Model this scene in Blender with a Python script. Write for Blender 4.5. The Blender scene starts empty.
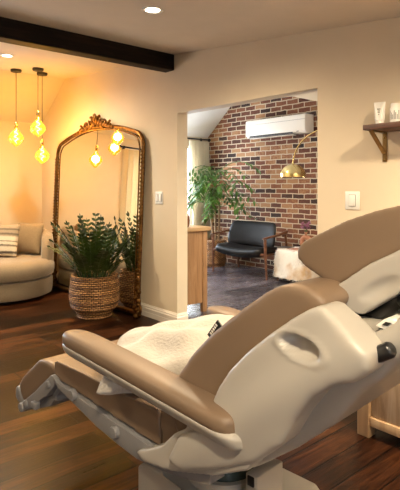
import bpy, bmesh, math, random
from mathutils import Vector, Matrix, noise
random.seed(7)
PI = math.pi
SC = bpy.context.scene
COL = SC.collection

# ------------------------------------------------------------------ materials
def _nt(name):
    m = bpy.data.materials.new(name); m.use_nodes = True
    nt = m.node_tree; b = nt.nodes['Principled BSDF']
    return m, nt, b
def N(nt, t, **kw):
    n = nt.nodes.new(t)
    for k, v in kw.items():
        if k in n.inputs: n.inputs[k].default_value = v
        else: setattr(n, k, v)
    return n
def L(nt, a, b): nt.links.new(a, b)
def coords(nt, scale=(1,1,1), out='Object', rot=(0,0,0)):
    tc = nt.nodes.new('ShaderNodeTexCoord'); mp = nt.nodes.new('ShaderNodeMapping')
    mp.inputs['Scale'].default_value = scale; mp.inputs['Rotation'].default_value = rot
    L(nt, tc.outputs[out], mp.inputs['Vector']); return mp.outputs['Vector']
def ramp(nt, fac, stops):
    r = nt.nodes.new('ShaderNodeValToRGB'); e = r.color_ramp.elements
    while len(e) < len(stops): e.new(.5)
    for i, (p, c) in enumerate(stops):
        e[i].position = p; e[i].color = (*c, 1)
    L(nt, fac, r.inputs['Fac']); return r.outputs['Color']
def bump(nt, b, h, s=.2, dist=.01):
    n = N(nt, 'ShaderNodeBump', Strength=s, Distance=dist); L(nt, h, n.inputs['Height'])
    L(nt, n.outputs['Normal'], b.inputs['Normal'])
def mat(name, col, rough=.5, metal=0, var=.08, vs=8, bs=0, bscale=80, bd=.003, coat=0, sheen=0, scale=(1,1,1), spec=.5):
    m, nt, b = _nt(name)
    v = coords(nt, scale)
    n = N(nt, 'ShaderNodeTexNoise', Scale=vs, Detail=4.0); L(nt, v, n.inputs['Vector'])
    lo = tuple(max(0, c*(1-var)) for c in col); hi = tuple(min(1, c*(1+var)) for c in col)
    L(nt, ramp(nt, n.outputs['Fac'], [(.3, lo), (.7, hi)]), b.inputs['Base Color'])
    b.inputs['Roughness'].default_value = rough; b.inputs['Metallic'].default_value = metal
    b.inputs['Specular IOR Level'].default_value = spec
    if coat: b.inputs['Coat Weight'].default_value = coat
    if sheen: b.inputs['Sheen Weight'].default_value = sheen
    if bs:
        n2 = N(nt, 'ShaderNodeTexNoise', Scale=bscale, Detail=3.0); L(nt, v, n2.inputs['Vector'])
        bump(nt, b, n2.outputs['Fac'], bs, bd)
    return m
def wood(name, c0, c1, c2, axis='X', rough=.45, s=1.0, bs=.15):
    m, nt, b = _nt(name)
    sc = {'X': (1.2*s, 14*s, 14*s), 'Y': (14*s, 1.2*s, 14*s), 'Z': (14*s, 14*s, 1.2*s)}[axis]
    v = coords(nt, sc)
    n = N(nt, 'ShaderNodeTexNoise', Scale=2.2, Detail=8.0, Roughness=.65, Distortion=.6); L(nt, v, n.inputs['Vector'])
    L(nt, ramp(nt, n.outputs['Fac'], [(.3, c0), (.5, c1), (.72, c2)]), b.inputs['Base Color'])
    b.inputs['Roughness'].default_value = rough
    bump(nt, b, n.outputs['Fac'], bs, .004)
    return m

def floor_mat(name, stops, rough=.3, plank=.14, length=1.3, joint=(.003,.0015,.001), bs=.35, spec=.10):
    m, nt, b = _nt(name); b.inputs['Specular IOR Level'].default_value = spec
    v = coords(nt, (1,1,1), rot=(0,0,PI/2))
    br = N(nt, 'ShaderNodeTexBrick', Scale=1.0)
    br.inputs['Color1'].default_value = (0,0,0,1); br.inputs['Color2'].default_value = (1,1,1,1)
    br.inputs['Mortar'].default_value = (.5,.5,.5,1)
    br.inputs['Brick Width'].default_value = length; br.inputs['Row Height'].default_value = plank
    br.inputs['Mortar Size'].default_value = .0045; br.offset = .37
    L(nt, v, br.inputs['Vector'])
    g = N(nt, 'ShaderNodeTexNoise', Scale=1.0, Detail=8.0, Roughness=.7, Distortion=.9)
    L(nt, coords(nt, (26, 2.2, 10)), g.inputs['Vector'])
    big = N(nt, 'ShaderNodeTexNoise', Scale=2.3, Detail=3.0); L(nt, coords(nt), big.inputs['Vector'])
    m1 = N(nt, 'ShaderNodeMath', operation='MULTIPLY'); m1.inputs[1].default_value = .24
    L(nt, br.outputs['Color'], m1.inputs[0])
    m2 = N(nt, 'ShaderNodeMath', operation='MULTIPLY_ADD'); m2.inputs[1].default_value = .63
    L(nt, g.outputs['Fac'], m2.inputs[0]); L(nt, m1.outputs[0], m2.inputs[2])
    m3 = N(nt, 'ShaderNodeMath', operation='MULTIPLY_ADD'); m3.inputs[1].default_value = .35
    L(nt, big.outputs['Fac'], m3.inputs[0]); L(nt, m2.outputs[0], m3.inputs[2])
    c = ramp(nt, m3.outputs[0], stops)
    mx = N(nt, 'ShaderNodeMixRGB'); mx.inputs['Color2'].default_value = (*joint, 1)
    L(nt, br.outputs['Fac'], mx.inputs['Fac']); L(nt, c, mx.inputs['Color1'])
    L(nt, mx.outputs['Color'], b.inputs['Base Color'])
    rr = N(nt, 'ShaderNodeMapRange'); rr.inputs['To Min'].default_value = rough-.08; rr.inputs['To Max'].default_value = rough+.18
    L(nt, g.outputs['Fac'], rr.inputs['Value']); L(nt, rr.outputs['Result'], b.inputs['Roughness'])
    h = N(nt, 'ShaderNodeMath', operation='SUBTRACT'); L(nt, m3.outputs[0], h.inputs[0]); L(nt, br.outputs['Fac'], h.inputs[1])
    bump(nt, b, h.outputs[0], bs, .006)
    return m

def brick_mat(name):
    m, nt, b = _nt(name)
    tc = nt.nodes.new('ShaderNodeTexCoord'); sp = nt.nodes.new('ShaderNodeSeparateXYZ'); cb = nt.nodes.new('ShaderNodeCombineXYZ')
    L(nt, tc.outputs['Object'], sp.inputs[0]); L(nt, sp.outputs['X'], cb.inputs['X']); L(nt, sp.outputs['Z'], cb.inputs['Y'])
    wob = N(nt, 'ShaderNodeTexNoise', Scale=9.0, Detail=2.0); L(nt, cb.outputs[0], wob.inputs['Vector'])
    ad = N(nt, 'ShaderNodeMixRGB', blend_type='LINEAR_LIGHT'); ad.inputs['Fac'].default_value = .012
    L(nt, cb.outputs[0], ad.inputs['Color1']); L(nt, wob.outputs['Color'], ad.inputs['Color2'])
    br = N(nt, 'ShaderNodeTexBrick', Scale=1.0)
    br.inputs['Color1'].default_value = (0,0,0,1); br.inputs['Color2'].default_value = (1,1,1,1)
    br.inputs['Mortar'].default_value = (.5,.5,.5,1)
    br.inputs['Brick Width'].default_value = .218; br.inputs['Row Height'].default_value = .075
    br.inputs['Mortar Size'].default_value = .0085; br.inputs['Mortar Smooth'].default_value = .25
    L(nt, ad.outputs['Color'], br.inputs['Vector'])
    patch = N(nt, 'ShaderNodeTexNoise', Scale=2.2, Detail=5.0, Roughness=.6); L(nt, cb.outputs[0], patch.inputs['Vector'])
    fine = N(nt, 'ShaderNodeTexNoise', Scale=38.0, Detail=4.0, Roughness=.7); L(nt, cb.outputs[0], fine.inputs['Vector'])
    a1 = N(nt, 'ShaderNodeMath', operation='MULTIPLY'); a1.inputs[1].default_value = .62; L(nt, br.outputs['Color'], a1.inputs[0])
    a2 = N(nt, 'ShaderNodeMath', operation='MULTIPLY_ADD'); a2.inputs[1].default_value = .5; L(nt, fine.outputs['Fac'], a2.inputs[0]); L(nt, a1.outputs[0], a2.inputs[2])
    a3 = N(nt, 'ShaderNodeMath', operation='MULTIPLY_ADD'); a3.inputs[1].default_value = .5; L(nt, patch.outputs['Fac'], a3.inputs[0]); L(nt, a2.outputs[0], a3.inputs[2])
    c = ramp(nt, a3.outputs[0], [(.48, (.026,.012,.009)), (.64, (.085,.028,.015)), (.82, (.165,.055,.026)), (.94, (.22,.085,.038)), (1.0, (.33,.17,.08))])
    mx = N(nt, 'ShaderNodeMixRGB'); mx.inputs['Color2'].default_value = (.50,.41,.30,1)
    L(nt, br.outputs['Fac'], mx.inputs['Fac']); L(nt, c, mx.inputs['Color1']); L(nt, mx.outputs['Color'], b.inputs['Base Color'])
    b.inputs['Roughness'].default_value = .85
    h = N(nt, 'ShaderNodeMath', operation='MULTIPLY_ADD'); h.inputs[1].default_value = -1.0
    L(nt, br.outputs['Fac'], h.inputs[0]); L(nt, fine.outputs['Fac'], h.inputs[2])
    bump(nt, b, h.outputs[0], .6, .008)
    return m

def wicker_mat(name, c0, c1, c2):
    m, nt, b = _nt(name)
    v = coords(nt, (1,1,1), 'UV')
    br = N(nt, 'ShaderNodeTexBrick', Scale=1.0)
    br.inputs['Color1'].default_value = (*c1,1); br.inputs['Color2'].default_value = (*c2,1); br.inputs['Mortar'].default_value = (*c0,1)
    br.inputs['Brick Width'].default_value = .045; br.inputs['Row Height'].default_value = .024
    br.inputs['Mortar Size'].default_value = .0045; br.inputs['Mortar Smooth'].default_value = .5
    L(nt, v, br.inputs['Vector'])
    n = N(nt, 'ShaderNodeTexNoise', Scale=14.0, Detail=5.0); L(nt, coords(nt), n.inputs['Vector'])
    mx = N(nt, 'ShaderNodeMixRGB', blend_type='MULTIPLY'); mx.inputs['Fac'].default_value = .7
    L(nt, br.outputs['Color'], mx.inputs['Color1'])
    L(nt, ramp(nt, n.outputs['Fac'], [(.3, (.55,.5,.45)), (.7, (1.25,1.2,1.1))]), mx.inputs['Color2'])
    L(nt, mx.outputs['Color'], b.inputs['Base Color']); b.inputs['Roughness'].default_value = .6
    iv = N(nt, 'ShaderNodeMath', operation='SUBTRACT'); iv.inputs[0].default_value = 1; L(nt, br.outputs['Fac'], iv.inputs[1])
    bump(nt, b, iv.outputs[0], .9, .008)
    return m

def emis(name, col, s):
    m = bpy.data.materials.new(name); m.use_nodes = True; nt = m.node_tree; nt.nodes.clear()
    e = N(nt, 'ShaderNodeEmission', Strength=s); e.inputs['Color'].default_value = (*col,1)
    o = nt.nodes.new('ShaderNodeOutputMaterial'); L(nt, e.outputs[0], o.inputs['Surface']); return m
def thin_glass(name, tint, gl=.15, body=None):
    m = bpy.data.materials.new(name); m.use_nodes = True; nt = m.node_tree; nt.nodes.clear()
    t = nt.nodes.new('ShaderNodeBsdfTransparent'); t.inputs['Color'].default_value = (*tint,1)
    g = N(nt, 'ShaderNodeBsdfGlossy', Roughness=.05); g.inputs['Color'].default_value = (1,.9,.7,1)
    lw = N(nt, 'ShaderNodeLayerWeight', Blend=.35)
    mr = N(nt, 'ShaderNodeMapRange'); mr.inputs['To Min'].default_value = gl*.3; mr.inputs['To Max'].default_value = gl*3
    L(nt, lw.outputs['Facing'], mr.inputs['Value'])
    mx = nt.nodes.new('ShaderNodeMixShader'); L(nt, mr.outputs['Result'], mx.inputs['Fac'])
    L(nt, t.outputs[0], mx.inputs[1]); L(nt, g.outputs[0], mx.inputs[2])
    o = nt.nodes.new('ShaderNodeOutputMaterial'); last = mx.outputs[0]
    if body:
        tr = nt.nodes.new('ShaderNodeBsdfTranslucent'); tr.inputs['Color'].default_value = (*body[0],1)
        m2 = nt.nodes.new('ShaderNodeMixShader'); m2.inputs['Fac'].default_value = body[1]
        L(nt, last, m2.inputs[1]); L(nt, tr.outputs[0], m2.inputs[2]); last = m2.outputs[0]
    L(nt, last, o.inputs['Surface']); return m
def cloth_translucent(name, col, f=.45):
    m = bpy.data.materials.new(name); m.use_nodes = True; nt = m.node_tree; nt.nodes.clear()
    v = coords(nt, (1,1,1)); n = N(nt, 'ShaderNodeTexNoise', Scale=60.0, Detail=3.0); L(nt, v, n.inputs['Vector'])
    c = ramp(nt, n.outputs['Fac'], [(.3, tuple(x*.93 for x in col)), (.7, col)])
    a = nt.nodes.new('ShaderNodeBsdfDiffuse'); t = nt.nodes.new('ShaderNodeBsdfTranslucent')
    L(nt, c, a.inputs['Color']); L(nt, c, t.inputs['Color'])
    mx = nt.nodes.new('ShaderNodeMixShader'); mx.inputs['Fac'].default_value = f
    L(nt, a.outputs[0], mx.inputs[1]); L(nt, t.outputs[0], mx.inputs[2])
    o = nt.nodes.new('ShaderNodeOutputMaterial'); L(nt, mx.outputs[0], o.inputs['Surface']); return m

M = {}
M['wall'] = mat('wall_paint', (.66,.56,.42), .75, var=.03, vs=3, bs=.12, bscale=160, bd=.002)
M['jamb'] = mat('jamb_paint', (.70,.61,.47), .6, var=.02)
M['ceil'] = mat('ceiling_paint', (.66,.60,.52), .8, var=.02, bs=.05)
M['ceilw'] = mat('white_ceiling_paint', (.80,.77,.73), .8, var=.02, bs=.05)
M['trim'] = mat('trim_paint', (.80,.74,.66), .4, var=.02)
M['floor'] = floor_mat('dark_wood_floor', [(.44,(.003,.0015,.001)), (.55,(.010,.0035,.0018)), (.65,(.028,.009,.0035)), (.76,(.075,.026,.009))], .27)
M['floor2'] = floor_mat('dark_slate_floor', [(.38,(.012,.010,.013)), (.52,(.035,.03,.037)), (.66,(.07,.06,.072)), (.82,(.15,.13,.15))], .22, plank=.3, length=.6, bs=.5, spec=.6)
M['brick'] = brick_mat('brick')
M['beam'] = wood('dark_beam_wood', (.003,.002,.0015), (.007,.004,.003), (.022,.011,.007), 'Y', .6)
M['vinyl'] = mat('tan_vinyl', (.195,.132,.086), .46, var=.05, vs=5, bs=.10, bscale=260, bd=.002)
M['cream'] = mat('cream_plastic', (.42,.39,.35), .36, var=.02, vs=4, coat=.15)
M['grey_plastic'] = mat('grey_plastic', (.23,.225,.23), .38, var=.03)
M['white_plastic'] = mat('white_plastic', (.80,.78,.74), .35, var=.01)
M['black_plastic'] = mat('black_plastic', (.012,.012,.013), .3, var=.1)
M['blue_glass'] = mat('dark_green_ring', (.05,.07,.065), .15, var=.1)
M['pillow'] = mat('white_plush', (.42,.385,.345), .95, var=.04, vs=30, bs=.6, bscale=90, bd=.006, sheen=.5)
M['gold'] = mat('aged_gilt', (.17,.085,.028), .36, 1, var=.5, vs=30, bs=.5, bscale=60, bd=.004)
M['brass'] = mat('brushed_brass', (.72,.55,.24), .22, 1, var=.05)
M['brassd'] = mat('antique_brass', (.32,.20,.08), .35, 1, var=.2, vs=30)
M['mirror'] = mat('mirror_silver', (.86,.86,.84), .01, 1, var=.0)
M['boucle'] = mat('beige_boucle', (.27,.205,.13), .95, var=.22, vs=160, bs=.7, bscale=190, bd=.006, sheen=.3)
M['boucle2'] = mat('tan_cushion_fabric', (.25,.185,.11), .95, var=.15, vs=120, bs=.5, bscale=150, bd=.005)
M['wicker'] = wicker_mat('wicker', (.025,.010,.004), (.36,.175,.065), (.54,.30,.12))
M['soil'] = mat('soil', (.02,.013,.009), .95, var=.4, vs=40, bs=.8, bscale=60, bd=.01)
M['leaf'] = mat('dark_green_leaf', (.024,.046,.006), .36, var=.6, vs=7)
M['stem'] = mat('green_stem', (.05,.09,.025), .5, var=.3)
M['palm'] = mat('bright_green_leaf', (.060,.145,.018), .4, var=.6, vs=5)
M['bark'] = mat('pale_bark', (.30,.20,.11), .8, var=.3, vs=30, bs=.5)
M['cord'] = mat('black_cord', (.012,.011,.010), .5, var=.1)
M['bulb'] = thin_glass('amber_glass', (1.0,.66,.22), .16, ((1.0,.56,.12), .06))
M['fil'] = emis('glowing_filament', (1.0,.66,.24), 60)
M['lampdisc'] = emis('downlight_diffuser', (1.0,.82,.58), 25)
M['beam'].node_tree.nodes['Principled BSDF'].inputs['Specular IOR Level'].default_value = .15
M['oak'] = wood('orange_oak', (.20,.10,.04), (.30,.165,.075), (.38,.22,.11), 'Z', .45)
M['oaktop'] = wood('oak_top', (.28,.17,.08), (.40,.26,.13), (.50,.34,.18), 'Y', .4)
M['washed'] = wood('washed_wood', (.27,.17,.10), (.44,.31,.20), (.58,.46,.34), 'Z', .55, s=.8)
M['washedz'] = wood('washed_post_wood', (.36,.22,.12), (.46,.30,.17), (.54,.37,.22), 'Z', .55, s=.8)
M['walnut'] = wood('walnut', (.05,.018,.008), (.12,.045,.02), (.20,.085,.04), 'X', .4)
M['shelfw'] = wood('dark_shelf_wood', (.035,.014,.008), (.09,.035,.018), (.17,.07,.035), 'X', .5)
M['leather'] = mat('black_leather', (.007,.006,.006), .42, spec=.2, var=.2, vs=10, bs=.15, bscale=90)
M['ac'] = mat('ac_white', (.84,.80,.74), .35, var=.01)
M['dark'] = mat('dark_grey_vane', (.05,.05,.055), .4, var=.05)
M['curtain'] = cloth_translucent('cream_linen', (.80,.74,.62), .5)
M['curtain2'] = cloth_translucent('cream_curtain', (.72,.62,.45), .35)
M['pane'] = thin_glass('window_glass', (1,1,1), .08)
M['terracotta'] = mat('terracotta', (.34,.15,.085), .7, var=.15, bs=.3)
M['flower'] = mat('dried_mauve_flower', (.25,.09,.15), .9, var=.4, vs=60)
M['pinkflower'] = mat('pink_flower', (.60,.06,.12), .7, var=.3, vs=60)
M['black'] = mat('matte_black', (.012,.012,.012), .5, var=.1)
M['paper'] = mat('printed_paper', (.72,.68,.62), .6, var=.25, vs=25)
M['bookc'] = mat('dark_book_cover', (.035,.03,.03), .4, var=.3)
M['brownbottle'] = mat('brown_bottle', (.16,.055,.02), .2, var=.1)
M['labelg'] = mat('grey_print', (.16,.15,.15), .5, var=.2)

# ------------------------------------------------------------------ mesh helpers
def B(): return bmesh.new()
def empty(name, loc=(0,0,0), rz=0, label=None, cat=None, group=None):
    o = bpy.data.objects.new(name, None); COL.objects.link(o); o.location = loc; o.rotation_euler = (0,0,rz)
    o.empty_display_size = .1
    tag(o, label, cat, group); return o
def tag(o, label=None, cat=None, group=None, kind=None):
    if label: o['label'] = label
    if cat: o['category'] = cat
    if group: o['group'] = group
    if kind: o['kind'] = kind
    return o
def obj(name, bm, m, parent=None, smooth=True, bevel=0, seg=2, sub=0, loc=None, rot=None, flat_angle=None):
    bmesh.ops.recalc_face_normals(bm, faces=bm.faces)
    me = bpy.data.meshes.new(name); bm.to_mesh(me); bm.free()
    if smooth:
        for p in me.polygons: p.use_smooth = True
    me.materials.append(m)
    o = bpy.data.objects.new(name, me); COL.objects.link(o)
    if parent: o.parent = parent
    if loc: o.location = loc
    if rot: o.rotation_euler = rot
    if bevel:
        md = o.modifiers.new('bevel', 'BEVEL'); md.width = bevel; md.segments = seg; md.limit_method = 'ANGLE'; md.angle_limit = .6
        md.harden_normals = False
    if sub:
        md = o.modifiers.new('sub', 'SUBSURF'); md.levels = sub; md.render_levels = sub
    if flat_angle is not None or (smooth and not sub):
        me.set_sharp_from_angle(angle=flat_angle if flat_angle is not None else .7) if not bevel else None
    return o
def bake(o):
    dg = bpy.context.evaluated_depsgraph_get()
    me = bpy.data.meshes.new_from_object(o.evaluated_get(dg)); o.modifiers.clear(); old = o.data; o.data = me
    for p in me.polygons: p.use_smooth = True
    return o
def struct(name, bm, m, **k):
    o = obj(name, bm, m, smooth=k.pop('smooth', False), **k); o['kind'] = 'structure'; return o
def box(bm, x0, x1, y0, y1, z0, z1, mtx=None):
    vs = [bm.verts.new(v) for v in [(x0,y0,z0),(x1,y0,z0),(x1,y1,z0),(x0,y1,z0),(x0,y0,z1),(x1,y0,z1),(x1,y1,z1),(x0,y1,z1)]]
    if mtx:
        for v in vs: v.co = mtx @ v.co
    for f in [(0,3,2,1),(4,5,6,7),(0,1,5,4),(1,2,6,5),(2,3,7,6),(3,0,4,7)]: bm.faces.new([vs[i] for i in f])
    return vs
def rings(bm, R, closed=True, caps=True):
    R = [[bm.verts.new(p) for p in r] for r in R]
    n = len(R[0])
    for a, b in zip(R, R[1:]):
        for i in range(n if closed else n-1):
            j = (i+1) % n
            bm.faces.new((a[i], a[j], b[j], b[i]))
    if caps and closed:
        bm.faces.new(list(reversed(R[0]))); bm.faces.new(R[-1])
    return R
def tube(bm, pts, r, seg=8, caps=True):
    pts = [Vector(p) for p in pts]; n = len(pts); R = []
    up = None
    for i, p in enumerate(pts):
        t = (pts[min(i+1,n-1)] - pts[max(i-1,0)]).normalized()
        if up is None:
            up = Vector((0,0,1)) if abs(t.z) < .9 else Vector((1,0,0))
        s = t.cross(up).normalized(); up = s.cross(t).normalized()
        rr = r[i] if isinstance(r, (list, tuple)) else r
        R.append([p + rr*(math.cos(a)*s + math.sin(a)*up) for a in [2*PI*k/seg for k in range(seg)]])
    rings(bm, R, True, caps)
def lathe(bm, prof, c=(0,0,0), seg=32, caps=False, mtx=None, uvlen=1.0):
    uv = bm.loops.layers.uv.verify()
    R = []; dist = [0]
    for a, b in zip(prof, prof[1:]): dist.append(dist[-1] + math.hypot(b[0]-a[0], b[1]-a[1]))
    for (r, z) in prof:
        ring = []
        for k in range(seg):
            p = Vector((r*math.cos(2*PI*k/seg), r*math.sin(2*PI*k/seg), z))
            if mtx: p = mtx @ p
            ring.append(bm.verts.new(p + Vector(c)))
        R.append(ring)
    rm = max(p[0] for p in prof)
    for i in range(len(R)-1):
        for k in range(seg):
            j = (k+1) % seg
            f = bm.faces.new((R[i][k], R[i][j], R[i+1][j], R[i+1][k]))
            us = [k, k+1, k+1, k]; vsx = [dist[i], dist[i], dist[i+1], dist[i+1]]
            for lp, u, w in zip(f.loops, us, vsx): lp[uv].uv = (u/seg*2*PI*rm, w)
    if caps: bm.faces.new(R[0]); bm.faces.new(R[-1])
def cyl(bm, p0, p1, r0, r1=None, seg=16):
    tube(bm, [p0, p1], [r0, r0 if r1 is None else r1], seg)
def ball(bm, c, r, seg=10, mtx=None):
    m = Matrix.Translation(c) @ (mtx or Matrix()) @ Matrix.Diagonal((*( (r,r,r) if not isinstance(r, tuple) else r),1))
    bmesh.ops.create_uvsphere(bm, u_segments=seg, v_segments=max(6, seg*2//3), radius=1, matrix=m)
def smoothpoly(pts, n=2):
    for _ in range(n):
        q = []
        for i in range(len(pts)):
            a = pts[i]; b = pts[(i+1) % len(pts)]
            q += [(a[0]*.75+b[0]*.25, a[1]*.75+b[1]*.25), (a[0]*.25+b[0]*.75, a[1]*.25+b[1]*.75)]
        pts = q
    return pts
def slab(bm, poly, w0, w1, f=None):
    """polygon in (x,z), thickness along y from w0 to w1"""
    f = f or (lambda x, z: 0)
    A = [bm.verts.new((x, w0 + f(x,z), z)) for x, z in poly]; Bv = [bm.verts.new((x, w1 - f(x,z), z)) for x, z in poly]
    n = len(poly)
    fa = bm.faces.new(A); fb = bm.faces.new(list(reversed(Bv)))
    for i in range(n):
        j = (i+1) % n; bm.faces.new((A[i], A[j], Bv[j], Bv[i]))
    bmesh.ops.triangulate(bm, faces=[fa, fb])
def soft(name, bm, m, parent, vox=.01, it=8, fac=.6):
    """rounded upholstery / moulded body: voxel remesh, then smoothing"""
    o = obj(name, bm, m, parent, smooth=True)
    o.data.polygons.foreach_set('use_smooth', [True]*len(o.data.polygons))
    md = o.modifiers.new('rm', 'REMESH'); md.mode = 'VOXEL'; md.voxel_size = vox; md.use_smooth_shade = True
    md = o.modifiers.new('sm', 'SMOOTH'); md.factor = fac; md.iterations = it
    return bake(o)
def superring(c, a, b, ax, bx, n=2.6, seg=20):
    out = []
    for k in range(seg):
        t = 2*PI*k/seg; ct, st = math.cos(t), math.sin(t)
        x = a*math.copysign(abs(ct)**(2/n), ct); y = b*math.copysign(abs(st)**(2/n), st)
        out.append(Vector(c) + x*Vector(ax) + y*Vector(bx))
    return out
def cushion(bm, w, h, t, mtx, n=14, pinch=.06, lump=0, seed=0):
    """square pillow in local xz plane, thickness along y"""
    G = {}
    for s in (1, -1):
        for i in range(n+1):
            for j in range(n+1):
                u = 2*i/n-1; v = 2*j/n-1
                edge = (1-u*u)*(1-v*v)
                th = t/2*max(0, edge)**.42
                px = u*w/2*(1 - pinch*(1-v*v)*abs(u)**3*0 - pinch*(1-abs(v))*abs(u)); pz = v*h/2*(1 - pinch*(1-abs(u))*abs(v))
                if lump: th *= 1 + lump*noise.noise(Vector((u*2.3+seed, v*2.3, s*2)))
                if s == -1 and (i in (0,n) or j in (0,n)): continue
                G[(s,i,j)] = bm.verts.new(mtx @ Vector((px, s*th, pz)))
    def g(s,i,j): return G.get((s,i,j)) or G[(1,i,j)]
    for s in (1,-1):
        for i in range(n):
            for j in range(n):
                q = [g(s,i,j), g(s,i+1,j), g(s,i+1,j+1), g(s,i,j+1)]
                bm.faces.new(q if s == 1 else q[::-1])

# ------------------------------------------------------------------ room shell
XL, YW, YB, YF, XR = -6.72, 2.887, 5.98, -2.4, 1.7
T = .12
DX0, DX1, DZ = -3.675, -2.093, 1.995
def ceil_z(x):
    P = [(-6.72,2.18),(-6.0,2.685),(-3.78,2.55),(-1.2,2.30),(1.8,2.22)]
    for a, b in zip(P, P[1:]):
        if x <= b[0]: return a[1] + (b[1]-a[1])*(x-a[0])/(b[0]-a[0])
    return 2.22
b = B(); box(b, XL-.1, XR+.1, YF-.1, YW+T*.5, -.08, 0); struct('floor', b, M['floor'])
b = B(); box(b, XL-.1, -1.8, YW+T*.5, YB+.1, -.08, 0); struct('floor.001', b, M['floor2'])
P = [(-6.72,2.18),(-6.0,2.685),(-3.78,2.55),(-1.2,2.30),(1.8,2.22)]
b = B(); slab(b, P + [(1.8,2.9),(-6.9,2.9),(-6.9,2.18)], YF-.1, YW+.04); struct('ceiling', b, M['ceil'])
P2 = [(-6.72,2.18),(-6.1,2.70),(-4.75,2.665),(-1.7,1.78)]
b = B(); slab(b, P2 + [(-1.7,2.9),(-6.9,2.9),(-6.9,2.18)], YW+.04, YB+.1); struct('ceiling.001', b, M['ceilw'])
b = B()
box(b, XL-.1, DX0, YW, YW+T, 0, 2.8); box(b, DX1, XR+.1, YW, YW+T, 0, 2.8); box(b, DX0, DX1, YW, YW+T, DZ, 2.8)
struct('wall_back', b, M['wall'])
b = B(); box(b, XL-.2, -1.7, YB, YB+.1, 0, 2.8); struct('wall_far', b, M['brick'])
# left wall with the two window openings
WIN = [(.35, 1.42, .55, 1.93), (4.15, 5.62, .55, 2.02)]
b = B(); y = YF-.1
for (a0, a1, z0, z1) in WIN:
    box(b, XL-.12, XL, y, a0, 0, 2.5); box(b, XL-.12, XL, a0, a1, 0, z0); box(b, XL-.12, XL, a0, a1, z1, 2.5); y = a1
box(b, XL-.12, XL, y, YB+.1, 0, 2.5); struct('wall_left', b, M['wall'])
b = B()   # right wall with a window beside the treatment chair
RW = (-.9, -.3, 1.05, 1.9)
box(b, XR, XR+.1, YF-.1, RW[0], 0, 2.5); box(b, XR, XR+.1, RW[1], YW+.1, 0, 2.5); box(b, XR, XR+.1, RW[0], RW[1], 0, RW[2]); box(b, XR, XR+.1, RW[0], RW[1], RW[3], 2.5)
struct('wall_right', b, M['wall'])
b = B(); box(b, XL-.1, XR+.1, YF-.1, YF, 0, 2.8); struct('wall_front', b, M['wall'])
b = B(); box(b, -1.8, -1.7, YW+T, YB+.1, 0, 2.8); struct('wall_right_far', b, M['wall'])
# the painted lining of the doorway and a fine corner bead
b = B(); e = .004
box(b, DX0, DX0+e, YW-.001, YW+T+.002, .0, DZ); box(b, DX1-e, DX1, YW-.001, YW+T+.002, 0, DZ); box(b, DX0, DX1, YW-.001, YW+T+.002, DZ-e, DZ)
struct('door_1', b, M['jamb'])
# baseboards: a moulded profile swept along the wall, returning into the doorway
def baseboard(name, pts):
    prof = [(0,0),(.018,0),(.018,.045),(.015,.05),(.018,.055),(.018,.082),(.012,.09),(.012,.10),(.006,.112),(.004,.12),(0,.12)]
    bm = B(); R = []
    n = len(pts)
    for i, p in enumerate(pts):
        p = Vector((*p,0)); d0 = (p - Vector((*pts[i-1],0))).normalized() if i else None
        d1 = (Vector((*pts[i+1],0)) - p).normalized() if i < n-1 else None
        n0 = Vector((-d0.y, d0.x, 0)) if d0 else None; n1 = Vector((-d1.y, d1.x, 0)) if d1 else None
        nn = (n0 or n1) if not (n0 and n1) else (n0+n1)/(1+n0.dot(n1))
        R.append([p + nn*q[0] + Vector((0,0,q[1])) for q in prof])
    rings(bm, R, True, True); return struct(name, bm, M['trim'])
baseboard('baseboard_back', [(DX0-.0, YW+T), (DX0-.0, YW), (XL, YW), (XL, YF)][::-1] if False else [(DX0, YW+T), (DX0, YW), (XL+.0, YW)][::-1][::-1])
baseboard('baseboard_right', [(XR, YW), (DX1, YW), (DX1, YW+T)])
baseboard('baseboard_left', [(XL, YW), (XL, YF)])
# beam
b = B(); box(b, -3.85, -3.714, YF, YW, 2.395, 2.60); struct('trim_1', b, M['beam'], bevel=.008)
# windows: frame, panes, muntin
def window(idx, x, y0, y1, z0, z1, side):
    root = empty('window_%d' % idx, (x, (y0+y1)/2, z0)); root['kind'] = 'structure'
    bm = B(); w = (y1-y0)/2; h = z1-z0; f = .05
    for (a, bb, c, d) in [(-w,w,0,f),(-w,w,h-f,h),(-w,-w+f,f,h-f),(w-f,w,f,h-f),(-.02,.02,f,h-f)]:
        box(bm, -.03, .03, a, bb, c, d)
    obj('window_frame', bm, M['trim'], root, smooth=False)
    bm = B(); box(bm, -.004, .004, -w+f, w-f, f, h-f); obj('pane', bm, M['pane'], root, smooth=False)
    bm = B(); box(bm, min(0,side*.07), max(0,side*.07), -w-.03, w+.03, -.03, 0); obj('window_sill', bm, M['trim'], root, smooth=False, loc=(side*.06,0,0))
window(1, XL-.06, *WIN[0], 1); window(2, XL-.06, *WIN[1], 1); window(3, XR+.05, *RW, -1)

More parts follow.
